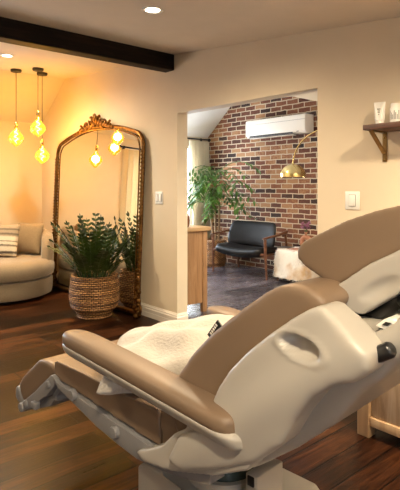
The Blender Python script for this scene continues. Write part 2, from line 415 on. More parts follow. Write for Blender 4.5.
# ------------------------------------------------------------------ curtains
def curtain(name, x, y0, y1, z0, z1, m, label, folds=9, amp=.035, gather=0, gside=1, group=None):
    bm = B(); ny = folds*8; nz = 14; R = []
    for side in (0, 1):
        for k in range(nz+1):
            z = z1 + (z0-z1)*k/nz; row = []
            tt = k/nz; pull = gather*math.sin(min(1, tt*1.15)*PI/2)
            for i in range(ny+1):
                u = i/ny
                a = y0; bb = y1
                if gside > 0: a = y0 + pull*(y1-y0)
                else: bb = y1 - pull*(y1-y0)
                y = a + (bb-a)*u
                dx = amp*math.sin(u*folds*2*PI + .5*math.sin(tt*3)) + .008*math.sin(u*23+tt*5)
                row.append((x + dx + side*.004, y, z))
            R.append(row)
    V = [[bm.verts.new(p) for p in row] for row in R]
    h = nz+1
    for s in (0,1):
        for k in range(nz):
            for i in range(ny):
                q = [V[s*h+k][i], V[s*h+k][i+1], V[s*h+k+1][i+1], V[s*h+k+1][i]]
                bm.faces.new(q)
    for k in range(nz):
        for i in (0, ny): bm.faces.new([V[k][i], V[k+1][i], V[h+k+1][i], V[h+k][i]])
    for i in range(ny):
        for k in (0, nz): bm.faces.new([V[k][i], V[k][i+1], V[h+k][i+1], V[h+k][i]])
    o = obj(name, bm, m); tag(o, label, 'curtain', group); return o
def rod(loc, y0, y1, label):
    r = empty('curtain_rod', loc, 0, label, 'curtain rod')
    bm = B(); cyl(bm, (0,y0,0), (0,y1,0), .013); obj('pole', bm, M['black'], r)
    for yy in (y0, y1):
        bm = B(); ball(bm, (0,yy,0), (.022,.03,.022)); obj('finial', bm, M['black'], r)
    for yy in (y0+.12, y1-.12):
        bm = B(); box(bm, -.085, .0, yy-.01, yy+.01, -.008, .008); box(bm, -.09, -.083, yy-.02, yy+.02, -.03, .03); obj('bracket', bm, M['black'], r, smooth=False)
curtain('linen_curtain', XL+.10, 5.46, 5.93, .03, 2.10, M['curtain'], 'cream linen curtain hanging beside the brick wall, behind the leafy tree', 6, .03, .15, 1)
rod((XL+.09, 5.0, 2.135), -1.0, .94, 'black curtain rod above the window beside the brick wall')
curtain('window_curtain', XL+.10, 1.08, 1.56, .05, 2.0, M['curtain2'], 'cream curtain seen reflected in the right side of the gilt mirror', 5, .035)
rod((XL+.09, .2, 2.03), -1.1, 1.42, 'black curtain rod reflected at the upper right of the gilt mirror')

# ------------------------------------------------------------------ small wall fittings
def switch(loc, w, h, rockers, label):
    r = empty('light_switch', loc, 0, label, 'light switch')
    bm = B(); box(bm, -w/2, w/2, -.007, 0, -h/2, h/2); obj('switch_plate', bm, M['white_plastic'], r, bevel=.003)
    for cx, rw, rh in rockers:
        bm = B(); box(bm, cx-rw/2-.003, cx+rw/2+.003, -.0085, -.0065, -rh/2-.003, rh/2+.003); obj('rocker_gap_shade', bm, M['grey_plastic'], r, smooth=False)  # darker backing gives the shaded gap round the rocker as colour
        bm = B(); box(bm, cx-rw/2, cx+rw/2, -.014, -.0065, -rh/2, rh/2); obj('rocker', bm, M['white_plastic'], r, bevel=.002)
switch((-3.955, YW, 1.195), .122, .122, [(-.026,.036,.072),(.026,.036,.072)], 'white double light switch on the wall between the gilt mirror and the doorway')
switch((-1.82, YW, 1.212), .106, .118, [(0,.045,.072)], 'white single-rocker light switch on the wall below the dark wooden shelf')

# ------------------------------------------------------------------ downlights
DL = [(-5.09,1.82,'recessed ceiling light beyond the dark beam, above the pendants',40),
      (-2.62,1.86,'recessed ceiling light in front of the dark beam, at the top of the picture',22)]
ADDED_FILL = [(-.6,2.0,44),(-2.5,-.6,10),(-.1,.1,30),(-5.0,-.7,12),(.9,1.2,22)]  # unseen lamps added to light the treatment room
def downlight(x, y, label, watt, z=None, col=(1,.81,.54), group=None):
    z = z or ceil_z(x)-.004
    r = empty('recessed_light', (x,y,z), 0, label, 'ceiling light', group)
    bm = B(); lathe(bm, [(.045,.003),(.048,-.004),(.064,-.007),(.07,-.002),(.07,.004)], seg=32); obj('trim_ring', bm, M['white_plastic'], r)
    bm = B(); lathe(bm, [(.0005,.0),(.046,.0)], seg=32); obj('diffuser', bm, M['lampdisc'], r)
    ld = bpy.data.lights.new('lamp', 'SPOT'); ld.energy = watt; ld.color = col; ld.spot_size = 2.95; ld.spot_blend = 1.0; ld.shadow_soft_size = .06
    lo = bpy.data.objects.new('lamp', ld); COL.objects.link(lo); lo.parent = r; lo.location = (0,0,-.02)
K = 9.0
for x, y, lab, w in DL: downlight(x, y, lab, w*K)
for x, y, w in ADDED_FILL: downlight(x, y, 'added fill light in the treatment room ceiling, out of view', w*K, group='added fill lights outside the view')
downlight(-2.5, 4.3, 'added fill light in the brick room ceiling, out of view to the right of the doorway', 45*K, z=2.008, col=(1,.86,.66))  # unseen lamp added to brighten the brick wall
downlight(-4.7, 3.6, 'added fill light in the brick room ceiling, out of view above the oak cabinet', 45*K, z=2.662, col=(1,.86,.66))  # second added lamp for the brick room, also unseen

# ------------------------------------------------------------------ pendants
def pendant(x, y, zb, label, cz):
    r = empty('pendant_light', (x,y,cz), 0, label, 'pendant light', None)
    bm = B(); lathe(bm, [(.0005,.0),(.062,.0),(.062,-.022),(.056,-.028),(.0005,-.028)], seg=28); obj('canopy', bm, M['black'], r)
    top = zb + .185 - cz
    bm = B(); cyl(bm, (0,0,-.02), (0,0,top), .0035, seg=8); obj('cord', bm, M['cord'], r)
    bm = B(); lathe(bm, [(.0005,.0),(.013,.0),(.019,-.012),(.019,-.055),(.015,-.062),(.0005,-.062)], (0,0,top), seg=20); obj('socket', bm, M['brass'], r)
    g = zb - cz
    prof = [(.016,.125),(.018,.10),(.030,.075),(.052,.045),(.078,.014),(.088,-.012),(.082,-.038),(.060,-.068),(.036,-.092),(.014,-.108),(.0008,-.114)]
    bm = B(); lathe(bm, prof, (0,0,g), seg=32); bulb = obj('bulb', bm, M['bulb'], r)
    pts = []
    for k in range(64):
        t = k/63; a = t*2*PI*3.2
        rr = .018*math.sin(PI*t)+.004
        pts.append((rr*math.cos(a), rr*math.sin(a), g+.10-.18*t))
    bm = B(); tube(bm, pts, .0024, 6); obj('filament', bm, M['fil'], bulb)
    ld = bpy.data.lights.new('glow', 'POINT'); ld.energy = 17; ld.color = (1,.70,.20); ld.shadow_soft_size = .05
    lo = bpy.data.objects.new('glow', ld); COL.objects.link(lo); lo.parent = r; lo.location = (0,0,g)
pendant(-5.83, 2.19, 1.885, 'amber pendant bulb on a cord, leftmost of the three by the mirror', 2.672)
pendant(-5.535, 2.33, 1.985, 'amber pendant bulb hung highest of the three beside the mirror', 2.655)
pendant(-5.78, 2.485, 1.69, 'amber pendant bulb hung lowest of the three beside the mirror', 2.669)

# ------------------------------------------------------------------ mirror
def mirror():
    cx, hw, H = -5.15, .985, 1.93
    r = empty('floor_mirror', (cx, YW-.10, 0), 0, 'tall arched floor mirror with ornate aged gilt frame leaning on the wall', 'mirror')
    tilt = .062/2.0
    def pt(x, z, o=0):   # the leaning plane: bottom forward
        return (x, .085*(z/2.05) - .0 - o, z)
    out = [(-hw,.03),(-hw,1.66)]
    for k in range(1, 9):
        a = PI - k/9*(PI/2)*.86; out.append((-hw+.17+.17*math.cos(a), 1.70+.17*math.sin(a)))
    for k in range(0, 25):
        x = -hw+.17 + (2*hw-.34)*k/24; u = x/(hw-.17); out.append((x, 1.875+.115*(1-u*u)))
    right = [(-x, z) for x, z in out[:10]][::-1]; out += right
    bm = B(); g = [bm.verts.new(pt(x, z, .012)) for x, z in out]; f = bm.faces.new(g)
    g2 = [bm.verts.new(pt(x, z, -.004)) for x, z in out]; bm.faces.new(g2[::-1])
    for i in range(len(g)):
        j = (i+1) % len(g); bm.faces.new((g[i], g2[i], g2[j], g[j]))
    obj('mirror_glass', bm, M['mirror'], r, smooth=False)
    bm = B(); tube(bm, [pt(x, z, .012) for x, z in out], .021, 10)
    tube(bm, [pt(x*.968, z-.03 if z > .1 else z, .034) for x, z in out], .009, 6)
    tube(bm, [pt(-hw-.01,.035,.012), pt(hw+.01,.035,.012)], .03, 10)
    # beading up the sides
    for s in (-1, 1):
        for k in range(42): ball(bm, pt(s*(hw+.004), .10+k*.038, .036), (.010,.010,.013), 6)
    obj('frame', bm, M['gold'], r)
    # crest of scrolls and leaves on the arch
    bm = B()
    def scroll(c, R0, turns, sgn, rad, start=0):
        pts = []
        for k in range(26):
            t = k/25; a = start + sgn*t*turns*2*PI; rr = R0*(1-t*.85)
            pts.append(pt(c[0]+rr*math.cos(a), c[1]+rr*math.sin(a), .03))
        tube(bm, pts, [rad*(1-.5*k/25) for k in range(26)], 7)
    zc = 1.985; G_ = 1.45
    for s in (-1, 1):
        scroll((s*.10, zc+.055), .068, 1.3, s, .019, PI/2)
        scroll((s*.22, zc+.030), .058, 1.3, -s, .017, -PI/2)
        scroll((s*.34, zc+.0), .046, 1.2, s, .015, PI/2)
        for k in range(7):
            x = s*(.05+.058*k); h = .075-.007*k
            ball(bm, pt(x, zc+.070-.016*k, .035), (.018,.016,h*.8), 8, Matrix.Rotation(s*.5+.2*k*s, 4, 'Y'))
    ball(bm, pt(0, zc+.11, .035), (.035,.022,.055), 10); ball(bm, pt(0, zc+.03, .035), (.04,.02,.03), 10)
    obj('crest', bm, M['gold'], r)
    for s in (-1, 1):
        bm = B()
        for k in range(16):
            z = .02+.030*k; w = .070*(1-k/17)
            ball(bm, pt(s*(hw+.008+w*.45*math.sin(k*1.7)), z, .03+.01*math.cos(k*2.1)), (.016+w*.38,.026,.027), 7, Matrix.Rotation(k*.9, 4, 'Y'))
        scroll((s*(hw+.02), .10), .060, 1.4, s, .018, -PI/2)
        o = obj('corner_scroll', bm, M['gold'], r)
mirror()

# ------------------------------------------------------------------ round sofa
def sofa():
    c = Vector((-6.055, 2.10)); R0 = .60
    r = empty('swivel_loveseat', (c.x, c.y, 0), math.atan2(-.653,.757), 'round beige boucle swivel loveseat in the corner under the amber pendants', 'sofa')
    bm = B(); lathe(bm, [(.001,.0),(.42,.0),(.42,.04),(.001,.04)], seg=48); obj('swivel_base', bm, M['black'], r)
    bm = B(); lathe(bm, [(.001,.035),(.54,.035),(.575,.05),(.585,.09),(.585,.21),(.575,.235),(.54,.24),(.001,.24)], seg=64); obj('base', bm, M['boucle'], r)
    bm = B(); lathe(bm, [(.001,.24),(.56,.24),(.598,.265),(.61,.32),(.608,.375),(.59,.42),(.55,.45),(.45,.462),(.001,.472)], seg=64); obj('seat_cushion', bm, M['boucle'], r)
    bm = B(); R = []
    n = 44
    for k in range(n+1):
        t = k/n; a = PI*.47 + t*(2*PI - PI*.94)
        back = math.sin(PI*t)
        top = .70 + .10*back; ro, ri = .60, .455
        en = min(1, min(t, 1-t)*n/3.0); tt = .30 + (top-.30)*(math.sin(en*PI/2)*.35+.65) if en < 1 else top
        mid = (ro+ri)/2; hw = (ro-ri)/2*(.55+.45*en)
        ring = []
        prof = [(-hw,.25),(-hw*1.02,.45),(-hw,tt-.07),(-hw*.75,tt-.02),(-hw*.3,tt),(hw*.3,tt),(hw*.75,tt-.02),(hw,tt-.07),(hw*1.02,.45),(hw*.9,.25)]
        for dr, z in prof: ring.append(((mid+dr)*math.cos(a), (mid+dr)*math.sin(a), z))
        R.append(ring)
    rings(bm, R, True, True); obj('backrest', bm, M['boucle'], r, sub=1)
sofa()
def cushion_obj(name, w, h, t, loc, rot, m, label, cat='cushion', **k):
    mt = Matrix.Translation(loc) @ rot; bm = B(); cushion(bm, w, h, t, Matrix(), **k)
    o = obj(name, bm, m, sub=1); o.matrix_world = mt; tag(o, label, cat); return o
aim = Matrix.Rotation(math.atan2(-.653,.757)+PI/2, 4, 'Z')
cushion_obj('throw_cushion', .40, .40, .16, (-6.095, 2.445, .665), Matrix.Rotation(.55, 4, 'Z') @ Matrix.Rotation(-.25,4,'X'), M['boucle2'], 'plain tan square cushion on the round loveseat, nearest its right arm')
def stripe_mat():
    m, nt, bb = _nt('striped_knit'); v = coords(nt)
    sp = nt.nodes.new('ShaderNodeSeparateXYZ'); L(nt, v, sp.inputs[0])
    n = N(nt, 'ShaderNodeTexNoise', Scale=60.0, Detail=3.0); L(nt, v, n.inputs['Vector'])
    a = N(nt, 'ShaderNodeMath', operation='MULTIPLY_ADD'); a.inputs[1].default_value = .02; L(nt, n.outputs['Fac'], a.inputs[0]); L(nt, sp.outputs['Z'], a.inputs[2])
    f = N(nt, 'ShaderNodeMapRange'); f.inputs['From Min'].default_value = -.2; f.inputs['From Max'].default_value = .2; L(nt, a.outputs[0], f.inputs['Value'])
    W_, D_, G_ = (.62,.54,.42), (.10,.08,.06), (.32,.26,.19)
    st = [(0,W_),(.10,W_),(.13,D_),(.17,D_),(.20,W_),(.30,W_),(.33,G_),(.36,D_),(.39,W_),(.45,W_),(.48,D_),(.50,W_),(.60,W_),(.64,G_),(.70,D_),(.74,G_),(.80,G_),(.84,D_),(.88,G_),(.94,G_)]
    r = nt.nodes.new('ShaderNodeValToRGB'); e = r.color_ramp.elements
    while len(e) < len(st): e.new(.5)
    for i,(p,c) in enumerate(st): e[i].position = p; e[i].color = (*c,1)
    L(nt, f.outputs['Result'], r.inputs['Fac']); L(nt, r.outputs['Color'], bb.inputs['Base Color']); bb.inputs['Roughness'].default_value = .95
    bump(nt, bb, n.outputs['Fac'], .8, .01); return m
cushion_obj('striped_cushion', .43, .41, .15, (-6.05, 2.10, .665), Matrix.Rotation(.80, 4, 'Z') @ Matrix.Rotation(-.30,4,'X'), stripe_mat(), 'cream and charcoal striped knit cushion on the round loveseat, at the left edge')

# ------------------------------------------------------------------ plants
def leaf(bm, base, dirv, up, ln, w, fold=.25, droop=.2, n=4):
    d = dirv.normalized(); s = d.cross(up).normalized(); u = s.cross(d).normalized()
    L_, C_, R_ = [], [], []
    for k in range(n+1):
        t = k/n; ww = w*math.sin(PI*min(1, t*.92+.06))**.8*.5 if k < n else 0
        p = base + d*ln*t - Vector((0,0,1))*droop*ln*t*t
        C_.append(bm.verts.new(p)); L_.append(bm.verts.new(p - s*ww + u*fold*ww)); R_.append(bm.verts.new(p + s*ww + u*fold*ww))
    for k in range(n):
        bm.faces.new((L_[k], C_[k], C_[k+1], L_[k+1])); bm.faces.new((C_[k], R_[k], R_[k+1], C_[k+1]))
def basket(parent, prof, soilr, soilz):
    bm = B(); lathe(bm, prof, seg=64); obj('basket', bm, M['wicker'], parent)
    bm = B(); lathe(bm, [(.001, soilz+.01),(soilr*.6, soilz+.006),(soilr, soilz)], seg=32); obj('soil', bm, M['soil'], parent)
def coil(prof0, pitch=.024, amp=.005):
    out = []; n = 0
    for (a, b_) in zip(prof0, prof0[1:]):
        d = math.hypot(b_[0]-a[0], b_[1]-a[1]); k = max(1, int(d/(pitch/4)))
        for i in range(k):
            t = i/k; out.append([a[0]+(b_[0]-a[0])*t, a[1]+(b_[1]-a[1])*t])
    out.append(list(prof0[-1]))
    for q in out: q[0] += amp*math.sin(2*PI*q[1]/pitch) if q[0] > .05 else 0
    return [tuple(q) for q in out]
z = empty('potted_plant', (-4.535, 2.50, 0), 0, 'dark green feathery-leaved plant in a round woven basket in front of the mirror', 'plant')
basket(z, coil([(.17,.0),(.175,.045),(.225,.09),(.245,.15),(.25,.22),(.245,.30),(.235,.385),(.232,.415),(.215,.418),(.21,.33)]), .212, .36)
random.seed(21)
for k in range(34):
    a = k*2.39996; ro = .02+.13*math.sqrt(k/34)
    lean = .10 + .95*(k/34)**.8 + random.uniform(-.08,.08)
    ln = random.uniform(.48,.70)*(1.0 if lean < .7 else .85)
    bs = Vector((ro*math.cos(a), ro*math.sin(a), .35)); bm = B(); pts = [bs.copy()]
    da = Vector((math.cos(a), math.sin(a)*.62, 0)); th = .12+lean*.35; nseg = 12
    for i in range(nseg):
        th += lean*.065; pts.append(pts[-1] + (da*math.sin(th) + Vector((0,0,math.cos(th))))*ln/nseg)
    for q in pts: q.y = min(q.y, .235)
    tube(bm, pts, [.0065*(1-.6*i/nseg) for i in range(nseg+1)], 5)
    sd = Vector((0,0,1)).cross(da).normalized()
    for i in range(3, nseg+1):
        tng = (pts[i]-pts[i-1]).normalized()
        for s in (-1,1):
            ll = .085*math.sin(PI*min(1,(i-1.5)/(nseg-.5)*.85+.1))**.5
            leaf(bm, pts[i], tng*.75 + sd*s*.8 + Vector((0,0,random.uniform(-.1,.25))), tng.cross(sd)*-1, ll*random.uniform(.9,1.1), .030, .2, .12, 3)
        if i == nseg: leaf(bm, pts[i], tng, sd, .06, .022, .2, 0, 3)
    for v in bm.verts: v.co.y = min(v.co.y, .245)
    fr = obj('frond', bm, M['leaf'], z)

p = empty('indoor_tree', (-6.10, 5.60, 0), 0, 'tall leafy green houseplant in a wicker basket beside the brick wall', 'plant')
basket(p, coil([(.15,.0),(.17,.05),(.18,.2),(.185,.38),(.185,.43),(.165,.435),(.16,.35)]), .162, .38)
random.seed(5)
bm = B()
trunks = [[(0,0,.36),(.02,-.02,.8),(-.02,-.03,1.1),(0,-.02,1.45)], [(.04,.03,.36),(.07,.02,.8),(.10,-.01,1.1),(.16,-.06,1.35)], [(-.04,0,.36),(-.07,-.03,.75),(-.11,-.1,1.0),(-.14,-.18,1.25)]]
for tr in trunks: tube(bm, tr, [.018,.016,.013,.008], 7)
obj('trunk', bm, M['bark'], p)
for k in range(46):
    tr = trunks[k % 3]; seg_ = random.choice([1,1,2,2,2]); t = random.random()
    if k < 9: seg_ = 2; t = .8+.2*random.random()
    b0 = Vector(tr[seg_]).lerp(Vector(tr[min(3,seg_+1)]), t)
    a = random.choice([random.uniform(-2.9,-.9), random.uniform(-1.1,.4)]); ln = random.uniform(.35,.62) + (.22 if a > -.5 else 0)
    bm = B(); pts = []
    rise = random.uniform(.25,.65); b0.z += .10
    for i in range(8):
        s = i/7; q = b0 + Vector((math.cos(a), math.sin(a), 0))*ln*s*.95 + Vector((0,0,1))*ln*(rise*s*1.6 - .85*s*s)
        q.y = min(q.y, .30); q.x = max(q.x, -.44); pts.append(q)
    tube(bm, pts, [.005*(1-.6*i/7) for i in range(8)], 4)
    for i in range(2, 8):
        tng = (pts[i]-pts[i-1]).normalized()
        for s in (-1, 1):
            leaf(bm, pts[i], tng + Vector((-math.sin(a), math.cos(a), 0))*s*random.uniform(.5,1.3) + Vector((0,0,random.uniform(-.3,.25))), Vector((0,0,1)), random.uniform(.11,.17), random.uniform(.034,.048), .25, .30, 4)
    for v in bm.verts:
        v.co.y = min(v.co.y, .33); v.co.x = max(v.co.x, -.47)
    for v in bm.verts:
        if v.co.x > .28: v.co.z = max(v.co.z, .82 + (v.co.z-.82)*.12)
    obj('branch', bm, M['palm'], p)

# ------------------------------------------------------------------ brick room furniture
# wall air conditioner
ac = empty('air_conditioner', (-4.99, YB, 2.21), 0, 'white wall-mounted air conditioner high on the brick wall', 'air conditioner')
bm = B(); slabp = [(0,-.128),(-.17,-.135),(-.205,-.10),(-.212,-.02),(-.212,.12),(-.195,.140),(0,.140)]
A_ = [[Vector((x, y, zz)) for y, zz in slabp] for x in (-.585,.585)]
rings(bm, A_, True, True); obj('housing', bm, M['ac'], ac, bevel=.012, seg=3, flat_angle=.5)
bm = B(); box(bm, -.52, .38, -.205, -.09, -.1405, -.132, Matrix.Rotation(-.0,4,'X')); box(bm, -.50,.36,-.2085,-.20,-.128,-.108); obj('outlet_slot', bm, M['dark'], ac, smooth=False)
bm = B(); box(bm, -.50, .36, -.215, -.12, -.150, -.143); obj('vane', bm, M['ac'], ac, bevel=.002)
bm = B(); box(bm, .43, .47, -.2085, -.205, -.11, -.10); obj('indicator', bm, M['dark'], ac, smooth=False)
bm = B(); box(bm, -.586, .586, -.2135, -.210, .062, .066); obj('panel_seam', bm, M['grey_plastic'], ac, smooth=False)

# arc lamp
al = empty('arc_lamp', (-2.75, 5.25, 0), 0, 'brass arc floor lamp with a dome shade hanging in front of the brick wall', 'lamp')
bm = B(); lathe(bm, [(.001,0),(.17,0),(.17,.045),(.16,.05),(.001,.05)], seg=40); obj('base', bm, M['black'], al)
pts = [(0,0,.05),(0,0,.6)]
for k in range(0, 25):
    t = k/24; q = 1-t
    pts.append((-(3*q*t*t*1.44+t**3*1.495), .05*t, q**3*1.0+3*q*q*t*2.22+3*q*t*t*2.28+t**3*1.60))
bm = B(); tube(bm, pts, .011, 10); obj('pole', bm, M['brass'], al)
prof = []
for k in range(13):
    a = k/12*PI/2; prof.append((.172*math.sin(a)+.001, .155*math.cos(a)))
prof += [(.172,-.02),(.168,-.02),(.166,.0)]
for k in range(12, -1, -1):
    a = k/12*PI/2; prof.append((.165*math.sin(a)+.001, .148*math.cos(a)))
bm = B(); lathe(bm, prof, (-1.495,.05,1.455), seg=48); obj('lamp_shade', bm, M['brass'], al)
bm = B(); lathe(bm, [(.001,.03),(.014,.028),(.020,.01),(.022,-.01)], (-1.495,.05,1.60), seg=20); obj('shade_cap', bm, M['brass'], al)
bm = B(); ball(bm, (-1.495,.05,1.50), .04, 14); obj('bulb', bm, M['white_plastic'], al)

# lounge chair
lc = empty('lounge_chair', (-5.205, 5.48, 0), .07, 'wide black leather lounge chair with dark wooden arms and legs against the brick wall', 'chair')
bm = B(); R = []
for k in range(11):
    t = k/10; x = -.455+.91*t; sag = .045*math.sin(PI*t)
    R.append([Vector((x, y, zz - sag*(1 if y < .1 else .5))) for y, zz in [(-.29,.305),(-.335,.36),(-.325,.455),(-.1,.455),(.18,.43),(.20,.38),(.18,.33),(-.1,.31)]])
rings(bm, R); obj('seat', bm, M['leather'], lc, sub=1)
bm = B(); R = []
for k in range(11):
    t = k/10; x = -.50+1.0*t-.015; ee = min(1, min(t,1-t)*10)
    cv = -.05*(2*t-1)**2
    R.append([Vector((x*(1-.03*j), y+cv, zz)) for j, (y, zz) in enumerate([(.06,.40),(.045,.46),(.10,.66),(.135,.775-.02*(1-ee)),(.165,.78-.02*(1-ee)),(.175,.75),(.145,.60),(.10,.40)])])
rings(bm, R); obj('backrest', bm, M['leather'], lc, sub=1)
for s in (-1,1):
    bm = B(); tube(bm, [(s*.515,-.26,0),(s*.505,-.27,.28),(s*.50,-.275,.565)], [.015,.021,.022], 8); obj('leg', bm, M['walnut'], lc)
    bm = B(); tube(bm, [(s*.50,.33,0),(s*.49,.27,.30),(s*.475,.24,.60)], [.014,.02,.018], 8); obj('leg', bm, M['walnut'], lc)
    bm = B(); R = [[Vector((s*.50 + dx, y, zz+dz)) for dx, dz in [(-w,-h),(w,-h),(w,h),(-w,h)]] for y, zz, w, h in [(-.34,.572,.022,.010),(-.25,.585,.034,.014),(.0,.60,.032,.016),(.2,.635,.026,.03),(.27,.645,.02,.035)]]
    rings(bm, R); obj('armrest', bm, M['walnut'], lc, sub=1)
    bm = B(); tube(bm, [(s*.49,-.27,.345),(s*.48,.27,.325)], .018, 6); obj('side_rail', bm, M['walnut'], lc)
bm = B(); box(bm, -.5,.5,-.285,-.255,.325,.365); obj('front_rail', bm, M['walnut'], lc, bevel=.005)

# fur-covered side table
st = empty('side_table', (-4.36, 5.56, 0), 0, 'low side table covered by a white and tan sheepskin beside the black lounge chair', 'table')
bm = B(); box(bm, -.23,.23,-.22,.22,.395,.425); obj('tabletop', bm, M['walnut'], st, bevel=.004)
for sx in (-1,1):
    for sy in (-1,1):
        bm = B(); box(bm, sx*.20-.015, sx*.20+.015, sy*.19-.015, sy*.19+.015, 0, .395); obj('leg', bm, M['walnut'], st, smooth=False)
def fur_mat():
    m, nt, bb = _nt('sheepskin'); v = coords(nt)
    n = N(nt, 'ShaderNodeTexNoise', Scale=3.2, Detail=3.0); L(nt, v, n.inputs['Vector'])
    L(nt, ramp(nt, n.outputs['Fac'], [(.50,(.84,.80,.74)), (.66,(.60,.40,.22))]), bb.inputs['Base Color']); bb.inputs['Roughness'].default_value = .95
    n2 = N(nt, 'ShaderNodeTexNoise', Scale=45.0, Detail=5.0, Roughness=.7); L(nt, v, n2.inputs['Vector']); bump(nt, bb, n2.outputs['Fac'], 1, .02); return m
random.seed(3)
bm = B(); R = []; seg = 56
def sq(a, w, d, n=5):
    c, s = math.cos(a), math.sin(a); return (w*math.copysign(abs(c)**(2/n), c), d*math.copysign(abs(s)**(2/n), s))
for q, (w, zz) in enumerate([(.02,.445),(.15,.445),(.225,.442),(.25,.425),(.262,.37),(.268,.28),(.275,.19),(.28,.11),(.283,.06)]):
    ring = []
    for k in range(seg):
        a = 2*PI*k/seg; x, y = sq(a, w, w*.95)
        nz = noise.noise(Vector((x*9, y*9, zz*9)))*.018 if q > 2 else 0
        z2 = zz + (noise.noise(Vector((math.cos(a)*2, math.sin(a)*2, 1)))*.06 if q == 8 else 0)
        ring.append(Vector((x*(1+nz*2.5), y*(1+nz*2.5), z2)))
    R.append(ring)
rings(bm, R, True, True)
for k in range(2600):   # tufts of wool
    q = random.choice(range(3, 8)); i = random.randrange(seg); t = random.random(); u = random.random()
    a_, b_ = R[q][i], R[q+1][i]; c_ = R[q][(i+1)%seg]
    base = a_.lerp(b_, t) + (c_-a_)*u
    n_ = Vector((base.x, base.y, 0)).normalized()
    tip = base + n_*random.uniform(.010,.022) + Vector((random.uniform(-.012,.012), random.uniform(-.012,.012), -random.uniform(.01,.045)))
    sd = n_.cross(Vector((0,0,1)))*.004
    v1, v2, v3 = bm.verts.new(base-sd), bm.verts.new(base+sd), bm.verts.new(tip); bm.faces.new((v1,v2,v3))
fur = obj('sheepskin', bm, fur_mat(), st); fur['label'] = 'white and tan sheepskin cover'
# things on it
def book(loc, rz, w, d, h, cover, label, cat='magazine'):
    r = empty('magazine', loc, rz, label, cat)
    bm = B(); box(bm, -w/2, w/2, -d/2, d/2, h*.12, h*.88); obj('pages', bm, M['paper'], r, smooth=False)
    bm = B(); box(bm, -w/2-.002, w/2+.002, -d/2-.002, d/2+.002, h*.88, h); box(bm, -w/2-.002, w/2+.002, -d/2-.002, d/2+.002, 0, h*.12); box(bm, -w/2-.003,-w/2,-d/2-.002,d/2+.002,0,h); obj('cover', bm, cover, r, smooth=False)
book((-4.50,5.46,.446), .3, .17,.22,.014, M['bookc'], 'dark magazine lying on the left of the sheepskin-covered table')
book((-4.29,5.44,.446), -.2, .16,.21,.012, M['terracotta'], 'reddish magazine lying on the right of the sheepskin-covered table')
# ring vase with dried flowers
vs = empty('ring_vase', (-4.285, 5.63, .452), .35, 'terracotta ring-shaped vase on the sheepskin-covered table', 'vase')
bm = B(); pts = [(.058*math.cos(2*PI*k/28), 0, .088+.062*math.sin(2*PI*k/28)) for k in range(29)]
tube(bm, pts, .032, 12, caps=False); lathe(bm, [(.001,0),(.045,0),(.04,.03),(.02,.04)], seg=20); lathe(bm, [(.02,.17),(.017,.20),(.024,.225),(.02,.225),(.012,.19)], seg=18); obj('vase_body', bm, M['terracotta'], vs)
fl = empty('dried_flowers', (-4.285, 5.63, .665), 0, 'bunch of dried mauve flowers standing in the terracotta ring vase', 'flowers')
random.seed(9); bm = B(); hb = B()
for k in range(9):
    a = random.uniform(0,2*PI); rr = random.uniform(.02,.06); h = random.uniform(.06,.14)
    tip = (rr*math.cos(a), rr*math.sin(a), h); tube(bm, [(0,0,-.02),(tip[0]*.4,tip[1]*.4,h*.5),tip], .0022, 5)
    for j in range(7): ball(hb, (tip[0]+random.uniform(-.02,.02), tip[1]+random.uniform(-.02,.02), tip[2]+random.uniform(-.015,.02)), (.012,.012,.010), 6)
obj('stems', bm, M['stem'], fl); obj('flower_heads', hb, M['flower'], fl)

# oak cabinet behind the wall
oc = empty('oak_cabinet', (-4.30, 3.255, 0), 0, 'orange oak cabinet standing just inside the brick room, left of the doorway', 'cabinet')
hx = .385; hy = .225
bm = B(); box(bm, -hx+.02, hx-.008, -hy+.02, hy-.02, .10, .845); obj('body', bm, M['oak'], oc, smooth=False)
for sx in (-1,1):
    for sy in (-1,1):
        bm = B(); x0, x1 = (hx-.05, hx) if sx > 0 else (-hx, -hx+.05); y0, y1 = (hy-.06, hy) if sy > 0 else (-hy, -hy+.06)
        box(bm, x0, x1, y0, y1, 0, .845); obj('leg', bm, M['oak'], oc, bevel=.004)
bm = B(); box(bm, -hx-.02, hx+.025, -hy+.005, hy+.03, .845, .885); obj('cabinet_top', bm, M['oaktop'], oc, bevel=.005)
for s in (-1,1):
    bm = B(); box(bm, min(s*.01,s*(hx-.06)), max(s*.01,s*(hx-.06)), hy-.02, hy-.003, .14, .83); d_ = obj('door', bm, M['oak'], oc, bevel=.004)
    bm = B(); cyl(bm, (s*.05,hy-.004,.5), (s*.05,hy+.02,.5), .012); obj('knob', bm, M['black'], d_)
cv = empty('glass_vase', (-4.02, 3.27, .886), 0, 'small dark vase on the oak cabinet beside the doorway edge', 'vase')
bm = B(); lathe(bm, [(.001,0),(.032,0),(.042,.03),(.045,.07),(.035,.12),(.018,.15),(.02,.17),(.016,.17),(.014,.15)], seg=24); obj('vase_body', bm, M['brownbottle'], cv)
fl2 = empty('pink_flowers', (-4.02, 3.27, 1.055), 0, 'pink flowers in the dark vase on the oak cabinet', 'flowers')
bm = B(); hb = B()
for k in range(6):
    a = k*1.05; tip = (.03*math.cos(a), .03*math.sin(a), .05+.03*(k%3)); tube(bm, [(0,0,-.03),tip], .002, 5)
    for j in range(6): leaf(hb, Vector(tip), Vector((math.cos(j*1.05), math.sin(j*1.05), .6)), Vector((0,0,1)), .03, .018, .3, .1, 3)
obj('stems', bm, M['stem'], fl2); obj('petals', hb, M['pinkflower'], fl2)

